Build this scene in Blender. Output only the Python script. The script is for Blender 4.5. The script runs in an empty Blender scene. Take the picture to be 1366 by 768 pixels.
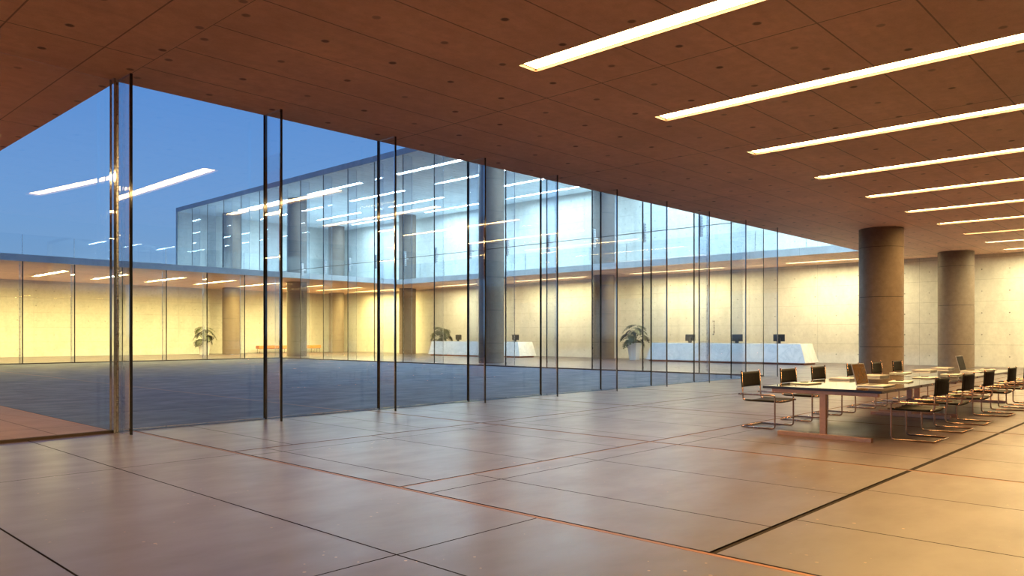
import bpy, bmesh, math, random
from mathutils import Vector, Matrix
random.seed(7)
sc = bpy.context.scene
COL = sc.collection
PI = math.pi
W = ['first','second','third','fourth','fifth','sixth','seventh','eighth','ninth','tenth','eleventh','twelfth',
     'thirteenth','fourteenth','fifteenth','sixteenth','seventeenth','eighteenth','nineteenth','twentieth']

# ------------------------------------------------------------------ dimensions (metres)
XN, YN = 4.573, 12.727          # near corner of the courtyard glass
BAY = 2.518                     # bay of the glass wall facing the camera
H, SLAB = 5.47, 0.37            # ground floor ceiling, slab thickness
XR = XN + 9*BAY                 # far glass wall
FB = 2.632                      # bay of the far glass wall
YF = YN + 13*FB                 # glass wall of the left wing
XS = 37.42                      # mezzanine edge
XW, YW = 43.0, 62.7             # outer walls
HU = 11.6                       # upper ceiling
XL, YB = -14.0, -3.0            # extent of the building behind the picture

# ------------------------------------------------------------------ mesh helpers
def link(o, parent=None):
    COL.objects.link(o)
    if parent is not None: o.parent = parent
    return o

def obj(name, bm, mats, parent=None, smooth=False):
    me = bpy.data.meshes.new(name)
    bmesh.ops.recalc_face_normals(bm, faces=bm.faces[:]) if smooth != 'keep' else None
    bm.to_mesh(me); bm.free()
    for m in (mats if isinstance(mats, (list, tuple)) else [mats]): me.materials.append(m)
    if smooth is True:
        for p in me.polygons: p.use_smooth = True
    return link(bpy.data.objects.new(name, me), parent)

def tag(o, label=None, cat=None, group=None, kind=None):
    if label: o['label'] = label
    if cat: o['category'] = cat
    if group: o['group'] = group
    if kind: o['kind'] = kind
    return o

def empty(name, loc=(0,0,0), rz=0):
    o = bpy.data.objects.new(name, None); o.empty_display_size = .2
    o.location = loc; o.rotation_euler = (0,0,rz)
    return link(o)

def copy_tree(o, parent=None):
    c = o.copy(); COL.objects.link(c); c.parent = parent
    for ch in list(o.children): copy_tree(ch, c)
    return c

def box(bm, x0, x1, y0, y1, z0, z1, mi=0, M=None):
    vs = [bm.verts.new(v) for v in ((x0,y0,z0),(x1,y0,z0),(x1,y1,z0),(x0,y1,z0),(x0,y0,z1),(x1,y0,z1),(x1,y1,z1),(x0,y1,z1))]
    if M is not None:
        for v in vs: v.co = M @ v.co
    fs = [(0,3,2,1),(4,5,6,7),(0,1,5,4),(1,2,6,5),(2,3,7,6),(3,0,4,7)]
    out = []
    for f in fs:
        q = bm.faces.new([vs[i] for i in f]); q.material_index = mi; out.append(q)
    return out

def quad(bm, pts, mi=0):
    f = bm.faces.new([bm.verts.new(p) for p in pts]); f.material_index = mi
    return f

def rbox(bm, x0, x1, y0, y1, z0, z1, b, seg=2, mi=0, M=None):
    t = bmesh.new(); box(t, x0, x1, y0, y1, z0, z1, mi)
    bmesh.ops.bevel(t, geom=t.edges[:], offset=b, segments=seg, affect='EDGES', profile=.6)
    if M is not None: bmesh.ops.transform(t, matrix=M, verts=t.verts[:])
    me = bpy.data.meshes.new('tmp'); t.to_mesh(me); t.free(); bm.from_mesh(me); bpy.data.meshes.remove(me)

def lathe(bm, prof, n=32, mi=0, cx=0, cy=0, caps=True):
    rings = []
    for r, z in prof:
        rings.append([bm.verts.new((cx+r*math.cos(2*PI*i/n), cy+r*math.sin(2*PI*i/n), z)) for i in range(n)])
    for a, b in zip(rings, rings[1:]):
        for i in range(n):
            f = bm.faces.new((a[i], a[(i+1)%n], b[(i+1)%n], b[i])); f.material_index = mi
    for ring in (rings[0], rings[-1]) if caps else ():
        f = bm.faces.new(ring); f.material_index = mi

def rounded(pts, rad, n=5):
    """polyline with rounded corners"""
    P = [Vector(p) for p in pts]; out = [P[0]]
    for a, b, c in zip(P, P[1:], P[2:]):
        u, v = (a-b), (c-b); r = min(rad, u.length*.45, v.length*.45)
        p0, p1 = b+u.normalized()*r, b+v.normalized()*r
        for i in range(n+1):
            t = i/n; out.append(p0*(1-t)**2 + b*2*t*(1-t) + p1*t*t)
    out.append(P[-1]); return out

def tube(bm, pts, r, n=10, taper=None):
    P = [Vector(p) for p in pts]; rings = []; nrm = None
    for i, p in enumerate(P):
        d = (P[min(i+1, len(P)-1)] - P[max(i-1, 0)]).normalized()
        if nrm is None:
            a = Vector((0,0,1)) if abs(d.z) < .9 else Vector((1,0,0)); nrm = d.cross(a).normalized()
        nrm = (nrm - d*nrm.dot(d)).normalized(); bn = d.cross(nrm)
        rr = r if taper is None else r*(1-(1-taper)*i/(len(P)-1))
        rings.append([bm.verts.new(p + (nrm*math.cos(2*PI*k/n) + bn*math.sin(2*PI*k/n))*rr) for k in range(n)])
    for a, b in zip(rings, rings[1:]):
        for k in range(n): bm.faces.new((a[k], a[(k+1)%n], b[(k+1)%n], b[k]))
    bm.faces.new(rings[0][::-1]); bm.faces.new(rings[-1])

def plate(bm, x0, x1, y0, y1, z, holes=(), mi=0, up=False):
    """horizontal surface with rectangular openings"""
    xs = sorted({x0, x1, *[min(max(v, x0), x1) for h in holes for v in h[:2]]})
    ys = sorted({y0, y1, *[min(max(v, y0), y1) for h in holes for v in h[2:]]})
    for a, b in zip(xs, xs[1:]):
        for c, d in zip(ys, ys[1:]):
            mx, my = (a+b)/2, (c+d)/2
            if any(h[0] < mx < h[1] and h[2] < my < h[3] for h in holes): continue
            p = [(a,c,z),(a,d,z),(b,d,z),(b,c,z)]
            quad(bm, p[::-1] if up else p, mi)

def slab(bm, x0, x1, y0, y1, z0, z1, holes=()):
    plate(bm, x0, x1, y0, y1, z0, holes); plate(bm, x0, x1, y0, y1, z1, mi=1, up=True)
    for p in ([(x0,y0,z0),(x1,y0,z0),(x1,y0,z1),(x0,y0,z1)], [(x1,y1,z0),(x0,y1,z0),(x0,y1,z1),(x1,y1,z1)],
              [(x0,y1,z0),(x0,y0,z0),(x0,y0,z1),(x0,y1,z1)], [(x1,y0,z0),(x1,y1,z0),(x1,y1,z1),(x1,y0,z1)]): quad(bm, p, 1)

# ------------------------------------------------------------------ materials
class N:
    def __init__(s, name):
        s.m = bpy.data.materials.new(name); s.m.use_nodes = True
        s.t = s.m.node_tree; s.t.nodes.clear()
        s.out = s.t.nodes.new('ShaderNodeOutputMaterial')
    def n(s, typ, **kw):
        nd = s.t.nodes.new('ShaderNode'+typ)
        for k, v in kw.items(): setattr(nd, k, v)
        return nd
    def set(s, sock, v):
        if hasattr(v, 'links') or hasattr(v, 'is_linked'): s.t.links.new(v, sock)
        else:
            if isinstance(v, (tuple, list)) and len(v) == 3 and sock.type == 'RGBA': v = (*v, 1)
            sock.default_value = v
    def math(s, op, a, b=0.0, c=0.0):
        nd = s.n('Math', operation=op); s.set(nd.inputs[0], a); s.set(nd.inputs[1], b)
        if len(nd.inputs) > 2: s.set(nd.inputs[2], c)
        return nd.outputs[0]
    def mix(s, f, a, b, blend='MIX'):
        nd = s.n('Mix', data_type='RGBA', blend_type=blend); s.set(nd.inputs[0], f); s.set(nd.inputs[6], a); s.set(nd.inputs[7], b)
        return nd.outputs[2]
    def coords(s):
        tc = s.n('TexCoord'); sp = s.n('SeparateXYZ'); s.t.links.new(tc.outputs['Object'], sp.inputs[0])
        return tc.outputs['Object'], sp.outputs
    def noise(s, vec, scale, detail=4, rough=.55, stretch=None):
        if stretch:
            mp = s.n('Mapping'); s.set(mp.inputs['Vector'], vec); mp.inputs['Scale'].default_value = stretch; vec = mp.outputs[0]
        nd = s.n('TexNoise'); s.set(nd.inputs['Vector'], vec); nd.inputs['Scale'].default_value = scale
        nd.inputs['Detail'].default_value = detail; nd.inputs['Roughness'].default_value = rough
        return nd.outputs['Fac']
    def ramp(s, f, stops):
        nd = s.n('ValToRGB'); s.set(nd.inputs[0], f); e = nd.color_ramp.elements
        while len(e) < len(stops): e.new(.5)
        for el, (p, c) in zip(e, stops): el.position = p; el.color = (*c, 1) if len(c) == 3 else c
        return nd.outputs[0]
    def maprange(s, v, a, b, c, d):
        nd = s.n('MapRange'); s.set(nd.inputs[0], v)
        for i, x in zip((1,2,3,4), (a,b,c,d)): nd.inputs[i].default_value = x
        return nd.outputs[0]
    def bump(s, h, strength=.2, dist=.01):
        nd = s.n('Bump'); nd.inputs['Strength'].default_value = strength; nd.inputs['Distance'].default_value = dist
        s.set(nd.inputs['Height'], h); return nd.outputs[0]
    def principled(s, **kw):
        p = s.n('BsdfPrincipled')
        for k, v in kw.items(): s.set(p.inputs[k.replace('_', ' ')], v)
        s.t.links.new(p.outputs[0], s.out.inputs[0]); return s.m

def line(k, c, o, p, w):        # 1 on lines every p along coordinate c, from o
    return k.math('LESS_THAN', k.math('PINGPONG', k.math('SUBTRACT', c, o), p/2), w)

def concrete(name, u, v, ju, jv, du, dv, base=(.50,.47,.43), dark=.74, dot=.052, jw=.006, jdark=.55, dots=True):
    """board marked concrete: joints ju=(offset, pitch) along axis u, jv along axis v, tie holes at du, dv"""
    k = N(name); P, s = k.coords(); U, V = s[u], s[v]
    big = k.noise(P, .55, 5, .6); fine = k.noise(P, 5.5, 6, .65); grain = k.noise(P, 42, 2, .5)
    streak = k.noise(P, 1.6, 5, .62, stretch=(.35, 2.2, 1) if v == 1 else (1, 1, .4))
    c = k.mix(k.maprange(big, .3, .7, 0, 1), tuple(b*dark for b in base), base)
    c = k.mix(k.maprange(fine, .35, .75, 0, .6), c, tuple(b*.66 for b in base))
    c = k.mix(k.maprange(streak, .5, .72, 0, .45), c, tuple(b*.62 for b in base))
    c = k.mix(k.maprange(grain, .4, .8, 0, .25), c, tuple(min(1, b*1.15) for b in base))
    ln = k.math('MAXIMUM', line(k, U, ju[0], ju[1], jw) if ju else 0.0, line(k, V, jv[0], jv[1], jw) if jv else 0.0)
    c = k.mix(k.math('MULTIPLY', ln, jdark), c, tuple(b*.2 for b in base))
    h = k.math('SUBTRACT', fine, k.math('MULTIPLY', ln, 2.0))
    if dots:
        a = k.math('PINGPONG', k.math('SUBTRACT', U, du[0]), du[1]/2); b = k.math('PINGPONG', k.math('SUBTRACT', V, dv[0]), dv[1]/2)
        r = k.math('SQRT', k.math('ADD', k.math('MULTIPLY', a, a), k.math('MULTIPLY', b, b)))
        r = k.math('ADD', r, k.math('MULTIPLY', k.math('SUBTRACT', fine, .5), .03))
        dm = k.maprange(r, dot*.75, dot*1.25, 1, 0)
        sel = k.maprange(k.noise(P, .9, 1, .5), .38, .6, .5, .95)
        c = k.mix(k.math('MULTIPLY', dm, sel), c, tuple(b*.16 for b in base))
        h = k.math('SUBTRACT', h, dm)
    return k.principled(Base_Color=c, Roughness=k.maprange(fine, .3, .7, .55, .8), Normal=k.bump(h, .25, .006))

def simple(name, col, rough=.5, metal=0, coat=0, bump=None, spec=.5):
    k = N(name); P, s = k.coords()
    f = k.noise(P, bump[0] if bump else 20, 4, .6)
    c = k.mix(k.maprange(f, .3, .7, 0, 1), tuple(x*.86 for x in col), col)
    kw = dict(Base_Color=c, Roughness=k.maprange(f, .3, .7, rough*.9, min(1, rough*1.1)), Metallic=metal, Coat_Weight=coat, Specular_IOR_Level=spec)
    if bump: kw['Normal'] = k.bump(f, bump[1], .004)
    return k.principled(**kw)

def pane_mat(name, tint, refl=.045):
    """clear plate glass: see-through with an angle dependent mirror reflection"""
    k = N(name)
    lw = k.n('LayerWeight'); lw.inputs[0].default_value = .5
    f = k.math('ADD', refl, k.math('MULTIPLY', k.math('POWER', lw.outputs['Facing'], 5.0), 1-refl))
    tr = k.n('BsdfTransparent'); k.set(tr.inputs[0], tint)
    gl = k.n('BsdfGlossy'); gl.inputs['Roughness'].default_value = 0.0; k.set(gl.inputs[0], (.98,.98,1))
    mx = k.n('MixShader'); k.set(mx.inputs[0], f); k.t.links.new(tr.outputs[0], mx.inputs[1]); k.t.links.new(gl.outputs[0], mx.inputs[2])
    k.t.links.new(mx.outputs[0], k.out.inputs[0]); return k.m

def glass_solid(name, tint):
    k = N(name); g = k.n('BsdfGlass'); k.set(g.inputs['Color'], tint); g.inputs['Roughness'].default_value = 0; g.inputs['IOR'].default_value = 1.5
    k.t.links.new(g.outputs[0], k.out.inputs[0]); return k.m

def emit(name, col, strength):
    k = N(name); e = k.n('Emission'); k.set(e.inputs[0], col); e.inputs[1].default_value = strength
    k.t.links.new(e.outputs[0], k.out.inputs[0]); k.m.cycles.emission_sampling = 'FRONT'; return k.m

def floor_mat(name, base, rough, fleck=True, rv=.12):
    k = N(name); P, s = k.coords()
    big = k.noise(P, .35, 5, .62); mid = k.noise(P, 1.3, 4, .6, stretch=(.8, 1.5, 1)); fine = k.noise(P, 14, 5, .6)
    c = k.mix(k.maprange(big, .3, .7, 0, 1), tuple(b*.9 for b in base), tuple(b*1.1 for b in base))
    c = k.mix(k.maprange(mid, .42, .75, 0, .5), c, tuple(b*.62 for b in base))
    if fleck:
        vo = k.n('TexVoronoi'); k.set(vo.inputs['Vector'], P); vo.inputs['Scale'].default_value = 7
        sp = k.math('MULTIPLY', k.math('LESS_THAN', vo.outputs['Distance'], k.maprange(k.noise(P, 1.1, 3, .6), .45, .7, .02, .13)), k.maprange(k.noise(P, .5, 2, .6), .40, .55, 0, .95))
        c = k.mix(sp, c, (.42,.24,.13))
    r = k.maprange(mid, .35, .68, rough, rough+rv)
    return k.principled(Base_Color=c, Roughness=r)

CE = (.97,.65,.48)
PY = 1.128
M = {}
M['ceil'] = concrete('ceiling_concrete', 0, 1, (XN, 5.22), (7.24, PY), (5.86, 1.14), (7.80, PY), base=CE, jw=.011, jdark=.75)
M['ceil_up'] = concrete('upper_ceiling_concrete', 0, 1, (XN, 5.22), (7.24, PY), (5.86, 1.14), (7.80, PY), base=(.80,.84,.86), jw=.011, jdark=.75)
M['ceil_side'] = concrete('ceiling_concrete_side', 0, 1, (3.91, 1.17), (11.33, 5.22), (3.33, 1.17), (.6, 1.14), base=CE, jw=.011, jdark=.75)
M['wall_x'] = concrete('wall_concrete_east', 1, 2, (1.3, 5.2), (1.07, 1.06), (.8, 1.16), (.5, 1.06), base=(.76,.74,.68), dot=.03, jdark=.55, dark=.9)
M['wall_y'] = concrete('wall_concrete_north', 0, 2, (1.3, 5.2), (1.07, 1.06), (.8, 1.16), (.5, 1.06), base=(.76,.74,.68), dot=.03, jdark=.55, dark=.9)
M['back'] = concrete('wall_concrete_back', 0, 2, (1.3, 5.2), (1.07, 1.06), (.8, 1.16), (.5, 1.06), base=(.13,.12,.115), dot=.03, jdark=.55, dark=.9)
M['column'] = concrete('column_concrete', 0, 2, None, None, (0,1), (0,1), base=(.21,.155,.115), dots=False, dark=.92)
M['edge'] = concrete('slab_edge_concrete', 1, 2, (0, 2.6), None, (0,1), (0,1), base=(.66,.66,.66), dots=False)
M['joint'] = simple('column_joint_shadow_gap', (.03,.03,.03), .9)
FL = (.108,.075,.078)
M['floor'] = floor_mat('polished_floor', FL, .29, rv=.06)
M['walk'] = floor_mat('walk_floor', (.17,.085,.055), .55, fleck=False, rv=.05)
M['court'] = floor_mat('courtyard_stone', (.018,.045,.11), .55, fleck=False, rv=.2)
M['gap'] = simple('floor_joint_dark', (.025,.015,.01), .7, spec=.1)
M['channel'] = simple('copper_floor_strip', (.30,.12,.05), .5, .6)
M['ground'] = simple('asphalt', (.05,.05,.055), .9)
M['pane'] = pane_mat('plate_glass', (.965,.975,.98))
M['rail'] = pane_mat('balustrade_glass', (.95,.975,.985), .05)
M['fin'] = pane_mat('fin_glass', (.93,.95,.98))
M['bar'] = glass_solid('glass_bar', (.9,.96,1))
M['arris'] = simple('polished_glass_arris', (.62,.68,.74), .06, .9)
M['finedge'] = simple('polished_dark_glass_edge', (.012,.016,.022), .08, coat=.5)
M['steel'] = simple('brushed_steel', (.62,.62,.63), .28, 1)
M['patch'] = simple('satin_patch_plate', (.75,.76,.78), .5, 1)
M['chrome'] = simple('chrome_tube', (.62,.42,.33), .25, 1)
M['satin'] = simple('satin_steel_beam', (.66,.38,.26), .38, 1)
M['leather'] = simple('black_leather', (.012,.010,.008), .6, spec=.15)
M['blackglass'] = simple('black_lacquered_table', (.008,.008,.008), .04, coat=1, spec=.9)
M['bronze'] = simple('dark_light_housing', (.07,.045,.035), .6)
M['warm'] = emit('warm_diffuser', (1,.62,.23), 62)
M['wing'] = emit('warm_wing_diffuser', (1,.80,.29), 160)
M['wash'] = emit('warm_wall_washer_diffuser', (1,.85,.45), 100)
M['cool'] = emit('cool_diffuser', (.54,.83,1), 88)
M['silver'] = simple('laptop_aluminium', (.66,.62,.60), .35, .9)
M['black'] = simple('black_plastic', (.02,.02,.02), .35)
M['screen'] = simple('dark_screen', (.012,.012,.014), .08, coat=.4)
M['brownscreen'] = simple('painted_screen_reflection', (.20,.10,.03), .15, coat=.3)  # brown reflection of the room painted into the display colour
M['darkscreen'] = simple('unlit_laptop_screen', (.015,.012,.01), .4, spec=.2)
M['paper'] = simple('white_paper', (.8,.79,.76), .7)
M['pot'] = simple('white_planter', (.78,.77,.75), .35)
M['soil'] = simple('potting_soil', (.06,.04,.028), .95, bump=(60, .6))
M['orange'] = simple('orange_upholstery', (.85,.27,.045), .6, bump=(60, .2))
M['copperbase'] = simple('copper_plinth', (.42,.16,.09), .4, .6)
k = N('monstera_leaf'); P, s = k.coords(); f = k.noise(P, 7, 4, .6)
M['leaf'] = k.principled(Base_Color=k.mix(f, (.014,.022,.005), (.040,.050,.012)), Roughness=.45)
k = N('white_marble'); P, s = k.coords()
wv = k.n('TexNoise'); k.set(wv.inputs['Vector'], P); wv.inputs['Scale'].default_value = .9; wv.inputs['Detail'].default_value = 8; wv.inputs['Distortion'].default_value = 1.6; wv.inputs['Roughness'].default_value = .62
vein = k.math('ABSOLUTE', k.math('SUBTRACT', wv.outputs['Fac'], .5))
M['marble'] = k.principled(Base_Color=k.ramp(vein, [(0,(.74,.76,.76)),(.025,(.84,.85,.85)),(.10,(.91,.91,.90))]), Roughness=.25)

# ------------------------------------------------------------------ floors
def tiles(bm, x0, x1, y0, y1, xs, ys, g=.008):
    X = [x0]+sorted(x for x in xs if x0+.02 < x < x1-.02)+[x1]; Y = [y0]+sorted(y for y in ys if y0+.02 < y < y1-.02)+[y1]
    for a, b in zip(X, X[1:]):
        for c, d in zip(Y, Y[1:]):
            quad(bm, [(a+g,c+g,0),(b-g,c+g,0),(b-g,d-g,0),(a+g,d-g,0)])
def strip(bm, x0, x1, y0, y1, z=-.003): quad(bm, [(x0,y0,z),(x1,y0,z),(x1,y1,z),(x0,y1,z)], 2)
def base_of(bm, x0, x1, y0, y1): quad(bm, [(x0,y0,-.012),(x1,y0,-.012),(x1,y1,-.012),(x0,y1,-.012)], 1)

bm = bmesh.new()
base_of(bm, XL, XW, YB, YN)
C0, CP, w = 4.81, 4.525, .028
tiles(bm, XL, C0-w, YB, YN, [C0-1.49-1.66*i for i in range(12)], [9.22, 4.19, -.84])
chan_x = [C0+CP*i for i in range(9)]
chan_y = [2.63, 6.04, 9.47]
zones = [(YB, 2.63, [1.37, 3.03], [-.8, -.36]), (2.63, 6.04, [1.01, 2.70], [5.60]), (6.04, 9.47, [.47, 2.2, 3.8], [9.02]), (9.47, YN, [.9, 2.6, 3.4], [])]
for i, cx in enumerate(chan_x):
    nx = min(cx+CP, XW)
    for y0, y1, off, ys in zones:
        tiles(bm, cx+w, nx-w if nx < XW else nx, y0+(w*.7 if y0 > YB else 0), y1-(w*.7 if y1 < YN else 0), [cx+o for o in off], ys)
    strip(bm, cx-w+.006, cx+w-.006, YB, YN)
for cy in chan_y[1:]: strip(bm, C0+w, XW, cy-w*.7+.004, cy+w*.7-.004, -.0035)
tag(obj('floor', bm, [M['floor'], M['gap'], M['channel']], smooth='keep'), kind='structure')

bm = bmesh.new()                                                    # covered walk left of the courtyard
base_of(bm, XL, XN, YN, YF); tiles(bm, XL, XN-.03, YN, YF, [XN-.75-1.66*i for i in range(12)], [YN+1.4+5.03*i for i in range(8)])
strip(bm, XN-.026, XN+.02, YN, YF)
tag(obj('floor_side', bm, [M['walk'], M['gap'], M['channel']], smooth='keep'), kind='structure')

bm = bmesh.new()                                                    # courtyard paving
base_of(bm, XN, XR, YN, YF)
xs = [9.03, 13.5, 18.0, 22.6]
for i in range(12):
    y0 = YN+i*(YF-YN)/12; y1 = y0+(YF-YN)/12
    tiles(bm, XN+.02, XR, y0, y1, [a+o for a in [XN]+xs for o in ([0, 1.5, 3.0] if i % 2 else [0, 2.25])], [y0+(y1-y0)*.5] if i % 3 else [])
for x in xs[:1]: strip(bm, x-.02, x+.02, YN, YF, .001)
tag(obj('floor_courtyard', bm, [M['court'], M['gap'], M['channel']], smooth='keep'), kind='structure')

bm = bmesh.new()                                                    # floors behind the far glass
base_of(bm, XR, XW, YN, YF); base_of(bm, XL, XW, YF, YW)
for i in range(10):
    y0 = YN+i*3.44; tiles(bm, XR, XW, y0, min(y0+3.44, YF), [XR+1.7+2.1*j+(i % 2)*.8 for j in range(9)], [])
tiles(bm, XL, XW, YF, YW, [XL+2.1*j for j in range(30)], [YF+3.44, YF+6.88, YF+10.3])
tag(obj('floor_far', bm, [M['floor'], M['gap'], M['channel']], smooth='keep'), kind='structure')

bm = bmesh.new(); quad(bm, [(-160,-160,-.05),(200,-160,-.05),(200,220,-.05),(-160,220,-.05)])
tag(obj('ground', bm, M['ground'], smooth='keep'), kind='structure')

# ------------------------------------------------------------------ ceiling lights
LX = [8.52+3.642*i for i in range(10)]           # strips run along Y, one row per 10.2 m
ROWS = [4.43, 14.62, 24.85, 35.05, 45.25, 55.4]
LW, LL = .20, 3.24                               # half width, half length
holes = {'main': [], 'side': [], 'far': [], 'right': [], 'upper': []}
def strip_light(x, y, z, mat, label, group):
    e = empty('ceiling_strip_light', (x, y, z)); tag(e, label, 'ceiling light', group)
    b = bmesh.new(); a, l, h = LW, LL, .10
    box(b, -a, -a+.012, -l, l, .0, h); box(b, a-.012, a, -l, l, .0, h); box(b, -a+.012, a-.012, -l, -l+.012, .0, h); box(b, -a+.012, a-.012, l-.012, l, .0, h)
    box(b, -a, a, -l, l, h, h+.012)
    obj('housing', b, M['bronze'], e)
    b = bmesh.new(); f = box(b, -a+.02, a-.02, -l+.03, l-.03, .045, .065)
    for q in f[1:]: q.material_index = 1
    obj('diffuser', b, [mat, M['bronze']], e)
    return e
protos = {}
def add_light(key, x, y, z, kind, label, group):
    holes[key].append((x-LW, x+LW, y-LL, y+LL))
    if kind not in protos: protos[kind] = strip_light(x, y, z, M[kind], label, group); return
    c = copy_tree(protos[kind]); c.location = (x, y, z); c['label'] = label; c['group'] = group
g = 'strip lights in the lobby ceiling'
for i, x in enumerate(LX): add_light('main', x, ROWS[0], H, 'wash' if i > 7 else 'warm', f'long strip light in the brown lobby ceiling, {W[i]} in line from the camera', g)
for i in (1,): add_light('main', LX[0]-3.642*i, ROWS[0], H, 'warm', 'strip light in the lobby ceiling overhead, outside the photo', 'strip lights above the camera')
for i in range(3):
    for r in ROWS[1:4]: add_light('side', 1.15-3.642*i, r, H, 'warm', 'white strip light under the covered walk beside the courtyard, outside the photo', 'strip lights over the covered walk')
g = 'strip lights under the mezzanine'
for i, r in enumerate(ROWS[1:5]): add_light('right', 41.15, r, H, 'wash', f'strip light under the mezzanine by the reception wall, {W[i]} from the round columns', g)
g = 'strip lights in the left wing'
for i, x in enumerate(LX[-1:0:-1] + [LX[0], LX[0]-3.642]): add_light('far', x, ROWS[5], H, 'wing', f'strip light in the low wing across the courtyard, {W[i]} from the far corner', g)
g = 'strip lights in the upper storey'
for i, x in enumerate(LX[6:]):
    for j, r in enumerate(ROWS): add_light('upper', x, r, HU, 'cool', f'upper storey strip light, {W[i]} line behind the glass, {W[5-j]} from the end wall', g)

# ------------------------------------------------------------------ slabs, walls, roof
XM = XN                                                             # two ceiling fields meet on this line
bm = bmesh.new(); slab(bm, XN, XW, YB, YN, H, H+SLAB, holes['main']); tag(obj('ceiling', bm, [M['ceil'], M['edge']]), kind='structure')
bm = bmesh.new(); slab(bm, XL, XN, YB, YF, H, H+SLAB, holes['side']); tag(obj('ceiling_side', bm, [M['ceil_side'], M['edge']]), kind='structure')
bm = bmesh.new(); slab(bm, XL, XW, YF, YW, H, H+SLAB, holes['far']); tag(obj('ceiling_far', bm, [M['ceil'], M['edge']]), kind='structure')
bm = bmesh.new(); slab(bm, XS, XW, YN, YF, H, H+SLAB, holes['right']); tag(obj('ceiling_right', bm, [M['ceil'], M['edge']]), kind='structure')
bm = bmesh.new(); slab(bm, XR-.05, XW+.3, -2.0, YW+.3, HU, HU+.34, holes['upper']); tag(obj('ceiling_upper', bm, [M['ceil_up'], M['edge']]), kind='structure')
bm = bmesh.new(); box(bm, XW, XW+.3, YB, YW+.3, 0, HU); tag(obj('wall_right', bm, M['wall_x']), kind='structure')
bm = bmesh.new(); box(bm, XL, XW, YW, YW+.3, 0, H+SLAB); box(bm, XR-.05, XW, YW, YW+.3, H+SLAB, HU); tag(obj('wall_far', bm, M['wall_y']), kind='structure')
bm = bmesh.new(); box(bm, XR-.05, XW, -2.0, -1.7, H+SLAB, HU); tag(obj('wall_near', bm, M['wall_y']), kind='structure')
bm = bmesh.new(); box(bm, XL, XW, YB-.3, YB, 0, H+SLAB); tag(obj('wall_back', bm, M['back']), kind='structure')

# ------------------------------------------------------------------ glass walls
wn = [0]
def window(bm, label, mat='pane'):
    wn[0] += 1
    return tag(obj(f'window_{wn[0]}', bm, M[mat]), label, 'window', kind='structure')
def fin(parent, x0, x1, y0, y1, z0, z1, M4=None, edge='finedge'):
    b = bmesh.new(); f = box(b, x0, x1, y0, y1, z0, z1, M=M4)
    for q in ((2, 4) if y1-y0 > x1-x0 else (3, 5)): f[q].material_index = 1     # the narrow polished edges
    o = obj('glass_fin', b, [M['fin'], M[edge]], parent)
    if y1-y0 > .3 and edge == 'finedge':                            # polished arrises catch the light beside the inner edge
        b = bmesh.new()
        for a, c_ in ((y0+.004, y0+.026),): box(b, x0-.0015, x1+.0015, a, c_, z0+.01, z1-.002, M=M4)
        obj('polished_edge', b, M['arris'], o)
    return o
def seal(parent, x0, x1, y0, y1, z0, z1, M4=None):
    b = bmesh.new(); box(b, x0, x1, y0, y1, z0, z1, M=M4); return obj('seal', b, M['finedge'], parent)
def patch(parent, p, sx=-1):                                        # steel plate with three bolts above and below the joint
    b = bmesh.new(); x, y, z = p
    for s in (-1, 1):
        z0, z1 = (z+.03, z+.40) if s > 0 else (z-.40, z-.03)
        box(b, x+.05, x+.17, y-.045, y-.022, z0, z1); box(b, x+.05, x+.17, y+.022, y+.045, z0, z1)
    box(b, x-.02, x+.32, y-.05, y+.05, z-.025, z+.025)
    o = obj('patch_fitting', b, M['patch'], parent)
    b = bmesh.new()
    for s in (-1, 1):
        for q in range(3): box(b, x+.09, x+.13, y-.052, y-.045, z+s*(.10+q*.115)-.02, z+s*(.10+q*.115)+.02)
    obj('bolt', b, M['black'], o)
FT, FD = .020, .57                                                  # fin half thickness, depth
for i in range(9):
    x = XN+i*BAY; b = bmesh.new(); box(b, x+.012, x+BAY-.012, YN-.012, YN+.012, .03, H-.004)
    o = window(b, f'tall clear glass pane facing the lobby, {W[i]} from the courtyard corner post')
    fin(o, x-FT, x+FT, YN-FD, YN-.02, .004, H-.004); seal(o, x-(.036 if i else .012), x+(.036 if i else .012), YN-.0195, YN-.0125, .03, H-.004)
    if i == 7:
        hb = bmesh.new(); tube(hb, rounded([(x+1.2, YN-.0125, 1.55), (x+1.2, YN-.08, 1.55), (x+1.2, YN-.08, 2.0), (x+1.2, YN-.0125, 2.0)], .02), .014); obj('pull_handle', hb, M['steel'], o, True)
    if i == 8: fin(o, XR-FT, XR+FT, YN-FD, YN-.02, .004, H-.004); seal(o, XR-.026, XR+.026, YN-.0195, YN-.0125, .03, H-.004)
ang = math.radians(4.6)
R4 = Matrix.Translation((XN, YN, 0)) @ Matrix.Rotation(ang, 4, 'Z') @ Matrix.Translation((-XN, -YN, 0))
for i in range(3):
    x = XN-i*BAY; b = bmesh.new(); box(b, x-BAY+.012, x-.05 if i == 0 else x-.012, YN-.012, YN+.012, .03, H-.004, M=R4)
    o = window(b, f'tall clear glass pane swung slightly towards the lobby, {W[i]} beside the corner post')
    if i == 0: fin(o, x-.12, x-.085, YN-.16, YN-.02, .004, H-.004, R4, edge='arris'); fin(o, x-.05, x-.02, YN-.1, YN-.02, .004, H-.004, R4, edge='steel')
    else: fin(o, x-FT, x+FT, YN-FD, YN-.02, .004, H-.004, R4)
ZT = 5.82
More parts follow.
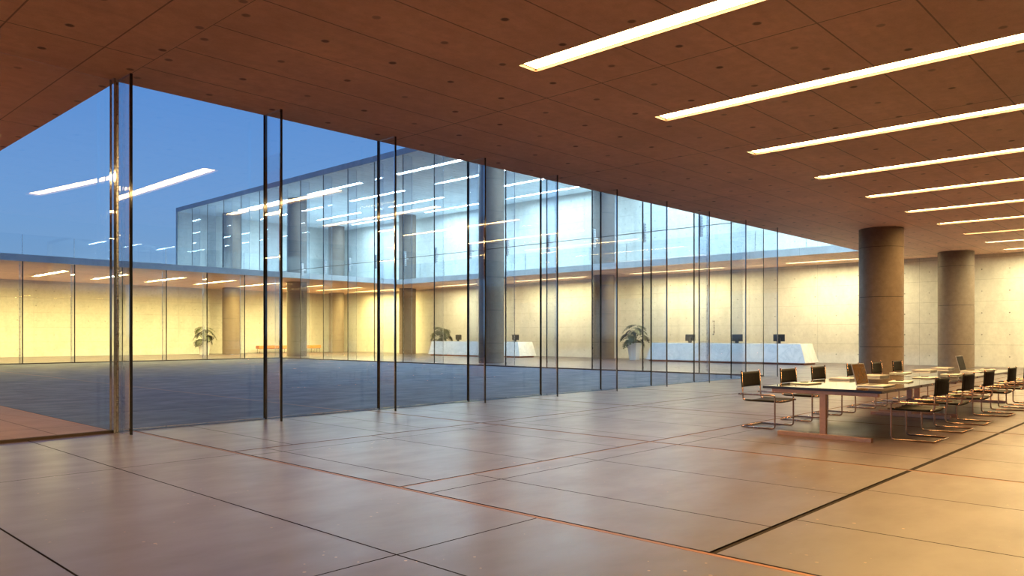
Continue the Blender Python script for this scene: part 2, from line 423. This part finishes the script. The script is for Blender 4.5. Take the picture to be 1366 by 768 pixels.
for j in range(19):
    y = YN+j*FB; full = j < 13
    b = bmesh.new()
    if full: box(b, XR-.012, XR+.012, y+.012, y+FB-.012, .03, ZT-.012)
    box(b, XR-.012, XR+.012, y+.012, y+FB-.012, ZT+.012 if full else H+SLAB+.02, HU-.004)
    o = window(b, f'pane of the tall glass wall across the courtyard, {W[j]} from the reception corner')
    z0 = .004 if full else H+SLAB
    if j: f = fin(o, XR+.02, XR+.62, y-FT, y+FT, z0, HU-.004, edge='steel'); seal(o, XR-.0195, XR-.0125, y-.03, y+.03, z0+.03, HU-.004)
    if j and full: patch(f, (XR+.02, y, ZT))
for j in range(1, 6):
    y = YN-j*FB; b = bmesh.new(); box(b, XR-.012, XR+.012, max(y, -1.7)+.012, y+FB-.012, H+SLAB+.02, HU-.004)
    window(b, f'upper pane of the storey above the lobby, {W[j-1]} from the courtyard')
n_left = 15
for i in range(n_left):
    x = XR-i*BAY; b = bmesh.new(); box(b, x-BAY+.012, x-.012, YF-.012, YF+.012, .03, H-.004)
    o = window(b, f'pane of the low glass wall across the courtyard, {W[i]} from its far corner')
    fin(o, x-FT, x+FT, YF+.02, YF+.56, .004, H-.004, edge='steel'); seal(o, x-.026, x+.026, YF-.0195, YF-.0125, .03, H-.004)
    if i == 2:
        hb = bmesh.new(); tube(hb, rounded([(x-.2, YF-.0125, 1.2), (x-.2, YF-.08, 1.2), (x-.2, YF-.08, 2.1), (x-.2, YF-.0125, 2.1)], .02), .016); obj('pull_handle', hb, M['steel'], o, True)
tn = [0]
def trim(b, mat):
    tn[0] += 1; return tag(obj(f'trim_{tn[0]}', b, mat), kind='structure')
b = bmesh.new(); box(b, XN, XR, YN-.05, YN-.0135, 0, .03); box(b, XN, XR, YN+.0135, YN+.04, 0, .008); trim(b, M['bar'])
b = bmesh.new(); box(b, XN-3*BAY, XN, YN-.035, YN-.013, 0, .04, M=R4); box(b, XN-3*BAY, XN, YN+.013, YN+.035, 0, .04, M=R4); trim(b, M['bronze'])
b = bmesh.new(); box(b, XR-.03, XR-.013, YN, YF, 0, .05); box(b, XR+.013, XR+.03, YN, YF, 0, .05); trim(b, M['bronze'])
b = bmesh.new(); box(b, XR-n_left*BAY, XR, YF-.03, YF-.013, 0, .05); box(b, XR-n_left*BAY, XR, YF+.013, YF+.03, 0, .05); trim(b, M['bronze'])
b = bmesh.new(); box(b, XR-.02, XR+.02, YN, YF, ZT-.0115, ZT+.0115); trim(b, M['bronze'])

# balustrades
e = empty('glass_balustrade', (XS, YN, H+SLAB+.004)); tag(e, 'frameless glass balustrade along the mezzanine edge above the reception desks', 'balustrade', 'glass balustrades of the upper level')
y = .0
for i in range(13):
    b = bmesh.new(); y0 = -.1+i*2.655; box(b, .06, .082, y0+.012, y0+2.643, 0, 1.08); obj('glass_panel', b, M['rail'], e)
    b = bmesh.new(); box(b, .055, .087, y0-.010, y0+.010, .0, 1.05); obj('joint_strip', b, M['steel'], e)
e = empty('glass_balustrade', (XR, YF, H+SLAB+.004)); tag(e, 'frameless glass balustrade along the roof terrace of the low wing', 'balustrade', 'glass balustrades of the upper level')
for i in range(15):
    b = bmesh.new(); x0 = -(i+1)*BAY; box(b, x0+.012, x0+BAY-.012, .06, .082, 0, 1.08); obj('glass_panel', b, M['rail'], e)
    b = bmesh.new(); box(b, x0-.010, x0+.010, .055, .087, 0, 1.05); obj('joint_strip', b, M['steel'], e)
# the same balustrade runs on in front of the upper storey to the mezzanine
for i in range(4):
    b = bmesh.new(); x0 = i*2.52+.03; box(b, x0+.012, x0+2.508, .06, .082, 0, 1.08); obj('glass_panel', b, M['rail'], e)

# ------------------------------------------------------------------ columns
def column(x, y, r, top, label, joints):
    e = empty('concrete_column', (x, y, 0)); tag(e, label, 'column', 'round concrete columns')
    zs = [0]+joints+[top]
    for a, b_ in zip(zs, zs[1:]):
        b = bmesh.new(); g_ = .008
        lathe(b, [(r, a+g_), (r, b_-g_)], 64, caps=False); o = obj('drum', b, M['column'], e, True)
    b = bmesh.new(); lathe(b, [(r-.02, 0), (r-.02, top)], 48, caps=False); obj('core', b, M['joint'], e, True)
    return e
J = [1.10, 2.93, 4.76]; JU = J + [6.6, 8.4, 10.2]
column(30.3, 9.55, .76, H, 'thick round concrete column behind the near conference table, closest to the glass', J)
column(40.9, 9.55, .76, H, 'round concrete column standing behind the far conference table by the yellow wall', J)
column(30.75, 30.35, .72, HU, 'tall blue-grey concrete column behind the glass, in front of the first marble desk', JU)
column(30.75, 50.55, .72, H, 'round concrete column just inside the far glass corner, in front of the orange bench', J)
column(30.75, 60.6, .72, H, 'round concrete column by the wall beside the plant in the low wing', J)
column(41.0, 60.6, .70, H, 'round concrete column in the far inner corner by the orange bench end', J)
column(41.2, 50.55, .70, H, 'round concrete column under the mezzanine beyond the far marble desk', J)
column(41.1, 30.2, .70, H, 'round concrete column under the mezzanine beside the potted plant', J)
for x, y, lab in ((30.75, 50.55, 'upper storey concrete column above the far glass corner'), (30.75, 60.6, 'upper storey concrete column closest to the end wall'),
                  (41.0, 60.6, 'upper storey concrete column in the far inner corner'), (41.2, 50.55, 'mezzanine column above the far marble desk'), (41.1, 30.2, 'mezzanine column above the plant between the marble desks')):
    e = column(x, y, .72, HU-H-SLAB, lab+', blue in the dusk light', [1.83, 3.66]); e.location.z = H+SLAB

# ------------------------------------------------------------------ conference tables
def make_table(loc, label):
    t = empty('conference_table', loc); tag(t, label, 'table', 'conference tables')
    L, Wd = 4.45, 1.72                       # local x 0..L, y -Wd/2..Wd/2
    b = bmesh.new(); rbox(b, 0, L, -Wd/2, Wd/2, .703, .742, .004); obj('tabletop', b, M['blackglass'], t)
    for x in (.16, L-.16):
        b = bmesh.new(); rbox(b, x-.035, x+.035, -Wd/2+.09, Wd/2-.09, .645, .702, .004); obj('cross_beam', b, M['satin'], t)
        b = bmesh.new(); rbox(b, x-.03, x+.03, -.045, .045, .05, .645, .004); obj('leg', b, M['satin'], t)
        b = bmesh.new(); rbox(b, x-.04, x+.04, -.68, .68, 0, .062, .004); obj('foot_beam', b, M['satin'], t)
    b = bmesh.new(); rbox(b, .2, L-.2, -.04, .04, .645, .702, .004); obj('long_beam', b, M['satin'], t)
    return t
T1 = make_table((11.2, 4.38, 0), 'near black gloss conference table on copper-toned T legs, open laptop at its close end')
T2 = copy_tree(T1); T2.location = (15.78, 4.38, 0); T2['label'] = 'far black gloss conference table continuing behind the near one, towards the yellow wall'

# ------------------------------------------------------------------ chairs (facing local +y)
def make_chair(label):
    c = empty('cantilever_chair'); tag(c, label, 'chair', 'black tube chairs round the conference tables')
    r = .0125; hw = .355
    for s in (-1, 1):
        x = s*hw
        b = bmesh.new(); tube(b, rounded([(x, -.345, .545), (x, .28, .545), (x, .28, r), (x, -.285, r)], .05), r); obj('leg', b, M['chrome'], c, True)
        xi = s*(hw-.027)
        b = bmesh.new(); tube(b, rounded([(xi, -.305, .912), (xi, -.275, .445), (xi, .335, .445)], .05), r); o = obj('back_post', b, M['chrome'], c, True)
        b = bmesh.new(); lathe(b, [(.0145, .905), (.0145, .918), (.008, .922)], 12, cx=xi, cy=-.305); obj('cap', b, M['chrome'], o)
    b = bmesh.new(); tube(b, [(-hw, -.285, r), (hw, -.285, r)], r); obj('base_bar', b, M['chrome'], c, True)
    b = bmesh.new(); tube(b, [(-hw+.027, .30, .437), (hw-.027, .30, .437)], r*.8); obj('seat_bar', b, M['chrome'], c, True)
    def sling(fn, nu, nv, th):
        bb = bmesh.new(); g = [[[None]*(nv+1) for _ in range(nu+1)] for _ in range(2)]
        for q in range(2):
            for i in range(nu+1):
                for j in range(nv+1):
                    p, n = fn(i/nu, j/nv); g[q][i][j] = bb.verts.new(Vector(p)+Vector(n)*(th/2 if q else -th/2))
        for q in range(2):
            for i in range(nu):
                for j in range(nv):
                    f = [g[q][i][j], g[q][i+1][j], g[q][i+1][j+1], g[q][i][j+1]]; bb.faces.new(f if q else f[::-1])
        for i in range(nu):
            for j in (0, nv): bb.faces.new((g[0][i][j], g[0][i+1][j], g[1][i+1][j], g[1][i][j]))
        for j in range(nv):
            for i in (0, nu): bb.faces.new((g[0][i][j], g[0][i][j+1], g[1][i][j+1], g[1][i][j]))
        return bb
    wd = hw-.027+.012
    def back(u, v):
        xx = (u*2-1)*wd; z = .655+v*.245; y = -.3045+(.912-z)*.064
        return (xx, y-.02*(1-(u*2-1)**2), z), (0, 1, .06)
    def seat(u, v):
        xx = (u*2-1)*wd; y = -.235+v*.53
        return (xx, y, .449-.022*(1-(u*2-1)**4)), (0, 0, 1)
    obj('backrest', sling(back, 12, 6, .022), M['leather'], c, True); obj('seat', sling(seat, 12, 8, .026), M['leather'], c, True)
    return c
CX = [12.24, 13.74, 15.14, 17.02, 18.52, 20.0]
chair = None
place = ['first', 'second', 'third', 'fourth', 'fifth', 'sixth']
for side in (0, 1):
    for i, x in enumerate(CX):
        lab = f'black tube-framed chair, {place[i]} from the near table end on the ' + ('glass side' if side else 'side away from the glass')
        if chair is None: chair = make_chair(lab); o = chair
        else: o = copy_tree(chair)
        o.location = (x, 5.635 if side else 3.33, 0); o.rotation_euler = (0, 0, PI if side else 0); o['label'] = lab

# ------------------------------------------------------------------ things on the tables
TZ = .7425
def open_laptop(x, y, label, scr='screen'):
    e = empty('laptop', (x, y, TZ)); tag(e, label, 'laptop', 'laptops on the conference tables')
    b = bmesh.new(); rbox(b, -.27, .27, -.38, 0, 0, .020, .006); o = obj('base', b, M['silver'], e)
    b = bmesh.new(); box(b, -.22, .22, -.20, -.05, .0202, .0212); obj('keyboard', b, M['black'], o)
    b = bmesh.new(); box(b, -.08, .08, -.34, -.23, .0202, .0208); obj('touchpad', b, M['satin'], o)
    Mx = Matrix.Translation((0, 0, .018)) @ Matrix.Rotation(math.radians(-14), 4, 'X')
    b = bmesh.new(); rbox(b, -.27, .27, .0, .012, 0, .325, .004, M=Mx); o = obj('lid', b, M['silver'], e)
    b = bmesh.new(); box(b, -.255, .255, -.0015, -.0005, .015, .312, M=Mx); obj('display', b, M[scr], o)
    return e
open_laptop(12.28, 4.13, 'open laptop with brown reflecting screen on the near end of the first table', 'brownscreen')
open_laptop(18.6, 4.20, 'open laptop with dark screen on the far table, in front of the second column', 'darkscreen')
def closed_laptop(x, y, label):
    e = empty('laptop', (x, y, TZ)); tag(e, label, 'laptop', 'laptops on the conference tables')
    b = bmesh.new(); rbox(b, -.26, .26, -.18, .18, 0, .018, .006); obj('base', b, M['silver'], e)
    b = bmesh.new(); rbox(b, -.26, .26, -.18, .18, .0195, .032, .005); obj('lid', b, M['silver'], e)
    b = bmesh.new(); tube(b, [(-.2, .178, .019), (.2, .178, .019)], .006); obj('hinge', b, M['black'], e)
for x, y, lab in ((13.72, 4.92, 'closed silver laptop on the near table behind the open laptop'), (15.12, 4.88, 'closed silver laptop at the back end of the near table'),
                  (18.2, 4.85, 'closed silver laptop on the middle of the far table by the column'), (19.75, 4.88, 'closed silver laptop at the last seat of the far table')):
    closed_laptop(x, y, lab)
def notepad(x, y, rz, label, lab2, dx, dy):
    e = empty('notepad', (x, y, TZ), rz); tag(e, label, 'notepad', 'notepads on the conference tables')
    b = bmesh.new(); rbox(b, -.15, .15, -.22, .22, 0, .006, .002); obj('cover', b, M['black'], e)
    b = bmesh.new()
    for q in range(4): box(b, -.147+.001*q, .147-.001*q, -.217, .217, .0062+q*.003, .0088+q*.003)
    obj('pages', b, M['paper'], e)
    p = empty('pen', (x+dx, y+dy, TZ+.0185+.007), rz+.5); tag(p, lab2, 'pen', 'pens on the notepads')
    b = bmesh.new(); tube(b, [(-.07, 0, 0), (.05, 0, 0)], .007); obj('barrel', b, M['black'], p, True)
    b = bmesh.new(); tube(b, [(.05, 0, 0), (.075, 0, 0)], .006, taper=.2); obj('tip', b, M['steel'], p, True)
    b = bmesh.new(); box(b, -.065, -.02, -.002, .002, .007, .012); obj('clip', b, M['steel'], p)
for i, (x, y, where) in enumerate(((12.12, 4.95, 'first chair on the glass side'), (16.72, 4.9, 'fourth chair on the glass side'), (13.6, 3.98, 'second chair away from the glass'),
        (15.2, 4.03, 'third chair away from the glass'), (16.8, 4.0, 'fourth chair away from the glass'), (19.75, 3.98, 'sixth chair away from the glass'))):
    notepad(x, y, PI/2+.1*((i % 3)-1), f'white notepad on the black table before the {where}', f'black pen on the notepad before the {where}', -.03, .02)

# ------------------------------------------------------------------ reception desks
def make_desk(loc, label):
    e = empty('reception_desk', loc); tag(e, label, 'reception desk', 'marble reception desks')
    L, D, Ht = 9.6, 1.75, 1.09              # y 0..L along the wall, x 0..D
    def frust(b, x0, x1, y0, y1, z0, X0, X1, Y0, Y1, z1):
        v = [b.verts.new(p) for p in ((x0,y0,z0),(x1,y0,z0),(x1,y1,z0),(x0,y1,z0),(X0,Y0,z1),(X1,Y0,z1),(X1,Y1,z1),(X0,Y1,z1))]
        for f in ((0,3,2,1),(4,5,6,7),(0,1,5,4),(1,2,6,5),(2,3,7,6),(3,0,4,7)): b.faces.new([v[i] for i in f])
    b = bmesh.new(); frust(b, 0, D, 0, L, .1, .12, D-.12, .30, L-.30, Ht)
    bmesh.ops.bevel(b, geom=b.edges[:], offset=.01, segments=2, affect='EDGES'); obj('body', b, M['marble'], e)
    b = bmesh.new(); box(b, .12, D-.12, .15, L-.15, 0, .099); obj('plinth', b, M['copperbase'], e)
    return e
D1 = make_desk((39.0, 15.95, 0), 'long white marble reception desk with three monitors, closest to the round columns')
D2 = copy_tree(D1); D2.location = (39.0, 35.75, 0); D2['label'] = 'long white marble reception desk farther along the wall, beyond the potted plant'
def make_monitor(loc, label):
    e = empty('computer_monitor', loc); tag(e, label, 'monitor', 'monitors on the marble desks')
    b = bmesh.new(); rbox(b, .0, .035, -.32, .32, .12, .50, .008); o = obj('panel', b, M['black'], e)
    b = bmesh.new(); box(b, .0355, .037, -.305, .305, .135, .485); obj('display', b, M['screen'], o)
    b = bmesh.new(); rbox(b, -.06, -.005, -.11, .11, .02, .30, .008); obj('stand', b, M['black'], e)
    b = bmesh.new(); rbox(b, -.12, .10, -.15, .15, 0, .018, .004); obj('foot', b, M['black'], e)
    return e
mon = make_monitor((39.9, 17.75, 1.09), 'dark monitor on the marble desk, closest to the columns')
for y, lab in ((20.15, 'dark monitor in the middle of the marble desk near the columns'), (23.1, 'dark monitor on the marble desk, at the end by the potted plant'),
               (37.0, 'dark monitor on the far marble desk, right of the tall blue column'), (39.8, 'dark monitor on the far marble desk, half hidden by the tall column'), (42.9, 'dark monitor on the far marble desk beside the plant')):
    o = copy_tree(mon); o.location.y = y; o['label'] = lab

# ------------------------------------------------------------------ potted monstera plants
def leaf_mesh(seed, L=.62):
    rnd = random.Random(seed); b = bmesh.new(); n = 13
    def half(t): return L*.66*math.sin(PI*min(1, t*.93+.07))**.75*(1-.25*t)
    prev = None; mid = []; 
    for i in range(n+1):
        t = i/n; mid.append(b.verts.new((0, t*L, .12*L*math.sin(t*PI*.8)-.30*L*t*t)))
    for s in (-1, 1):
        for i in range(n):
            t0, t1 = i/n, (i+1)/n
            cut = 1.0 if i % 2 == 0 else (.42+.1*rnd.random())
            h0, h1 = half(t0)*cut, half(t1)*cut
            sw = .10*L
            z = lambda h, t: .12*L*math.sin(t*PI*.8)-.30*L*t*t - .35*h*h/L
            a = b.verts.new((s*h0*.55, t0*L+sw*.5*cut, z(h0*.55, t0))); c = b.verts.new((s*h1*.55, t1*L+sw*.5*cut, z(h1*.55, t1)))
            d = b.verts.new((s*h0, t0*L+sw*cut, z(h0, t0))); e_ = b.verts.new((s*h1, t1*L*.98+sw*cut, z(h1, t1)))
            b.faces.new((mid[i], mid[i+1], c, a) if s > 0 else (mid[i+1], mid[i], a, c))
            b.faces.new((a, c, e_, d) if s > 0 else (c, a, d, e_))
    return b
def make_plant(loc, label):
    e = empty('potted_plant', loc); tag(e, label, 'potted plant', 'large monstera plants in white planters')
    b = bmesh.new(); lathe(b, [(.32, 0), (.33, .02), (.485, 1.06), (.49, 1.08), (.45, 1.08), (.43, 1.0)], 8); obj('planter', b, M['pot'], e)
    b = bmesh.new(); lathe(b, [(.39, .97), (.402, 1.0), (.2, 1.02)], 24); obj('soil', b, M['soil'], e, True)
    rnd = random.Random(3); nl = 17
    for i in range(nl):
        a = i*2.399+rnd.random()*.4; lev = i/(nl-1)
        hgt = 1.22+lev*.92+rnd.random()*.1; out = .62-.48*lev+rnd.random()*.14
        if i < 4: hgt = 1.12+rnd.random()*.2; out = .30+rnd.random()*.15
        tip = Vector((out*math.cos(a), out*math.sin(a), hgt))
        b = bmesh.new(); p0 = Vector((.06*math.cos(a), .06*math.sin(a), 1.0)); p1 = Vector((tip.x*.45, tip.y*.45, max(hgt*.98, 1.1)))
        tube(b, [p0*(1-t)**2+p1*2*t*(1-t)+tip*t*t for t in [q/7 for q in range(8)]], .013, 6, .6)
        st = obj('stem', b, M['leaf'], e, True)
        b = leaf_mesh(i, .54+.14*rnd.random()); tilt = math.radians(-18-32*rnd.random()-(12 if i < 4 else 0)+ (18 if lev > .85 else 0))
        bmesh.ops.transform(b, matrix=Matrix.Translation(tip) @ Matrix.Rotation(a-PI/2, 4, 'Z') @ Matrix.Rotation(tilt, 4, 'X') @ Matrix.Rotation(rnd.uniform(-.4, .4), 4, 'Y') @ Matrix.Translation((0, -.06, 0)), verts=b.verts[:])
        lf = obj('leaf', b, M['leaf'], st, smooth='keep')
        sm = lf.modifiers.new('thickness', 'SOLIDIFY'); sm.thickness = .004
    return e
P1 = make_plant((40.4, 27.3, 0), 'large monstera in a white faceted planter between the two marble desks')
P2 = copy_tree(P1); P2.location = (27.3, 58.2, 0); P2.rotation_euler = (0,0,1.1); P2['label'] = 'large monstera in a white planter in the low wing by the concrete column'
P3 = copy_tree(P1); P3.location = (41.1, 46.2, 0); P3.rotation_euler = (0,0,2.3); P3['label'] = 'large monstera rising behind the end of the far marble desk'

# ------------------------------------------------------------------ bench by the far wall
e = empty('bench', (33.7, 61.75, 0)); tag(e, 'long low orange bench on thin legs along the far wall behind a column', 'bench')
b = bmesh.new(); rbox(b, 0, 6.2, -.3, .3, .40, .66, .04, 3); obj('seat', b, M['orange'], e)
b = bmesh.new(); box(b, .05, 6.15, -.25, .25, .36, .398); obj('frame', b, M['chrome'], e)
for x in (.12, .72, 2.75, 3.4, 5.5, 6.08):
    for s in (-1, 1):
        b = bmesh.new(); tube(b, [(x, s*.22, 0), (x, s*.22, .36)], .018); obj('leg', b, M['chrome'], e, True)

# ------------------------------------------------------------------ dusk sky
w_ = bpy.data.worlds.new('dusk_sky'); sc.world = w_; w_.use_nodes = True; t = w_.node_tree; t.nodes.clear()
tc = t.nodes.new('ShaderNodeTexCoord'); sp = t.nodes.new('ShaderNodeSeparateXYZ'); t.links.new(tc.outputs['Generated'], sp.inputs[0])
mr = t.nodes.new('ShaderNodeMapRange'); t.links.new(sp.outputs[2], mr.inputs[0]); mr.inputs[1].default_value = -.1; mr.inputs[2].default_value = 1
rp = t.nodes.new('ShaderNodeValToRGB'); t.links.new(mr.outputs[0], rp.inputs[0])
stops = [(0,(.02,.025,.035)),(.085,(.05,.06,.08)),(.095,(.27,.43,.62)),(.23,(.175,.38,.74)),(.37,(.105,.30,.74)),(1,(.05,.15,.48))]
el = rp.color_ramp.elements
while len(el) < len(stops): el.new(.5)
for q, (p, c) in zip(el, stops): q.position = p; q.color = (*c, 1)
bg = t.nodes.new('ShaderNodeBackground'); t.links.new(rp.outputs[0], bg.inputs[0]); bg.inputs[1].default_value = 1.0
ow = t.nodes.new('ShaderNodeOutputWorld'); t.links.new(bg.outputs[0], ow.inputs[0])

# ------------------------------------------------------------------ camera, view
cd = bpy.data.cameras.new('camera'); cam = link(bpy.data.objects.new('camera', cd))
cd.sensor_width = 36; cd.sensor_fit = 'HORIZONTAL'; cd.lens = 1027.8/1366*36; cd.shift_y = (447.95-384)/1366
cd.clip_end = 500
cam.location = (0, 0, 1.5); cam.rotation_euler = (PI/2, 0, math.radians(43.0908)-PI/2)
sc.camera = cam
sc.view_settings.view_transform = 'Standard'; sc.view_settings.look = 'None'; sc.view_settings.gamma = 1; sc.view_settings.use_curve_mapping = False
sc.view_settings.exposure = 0
c = sc.cycles
c.max_bounces = 12; c.diffuse_bounces = 4; c.glossy_bounces = 5; c.transmission_bounces = 10; c.transparent_max_bounces = 40
c.caustics_reflective = False; c.caustics_refractive = False; c.sample_clamp_indirect = 20; c.blur_glossy = .3
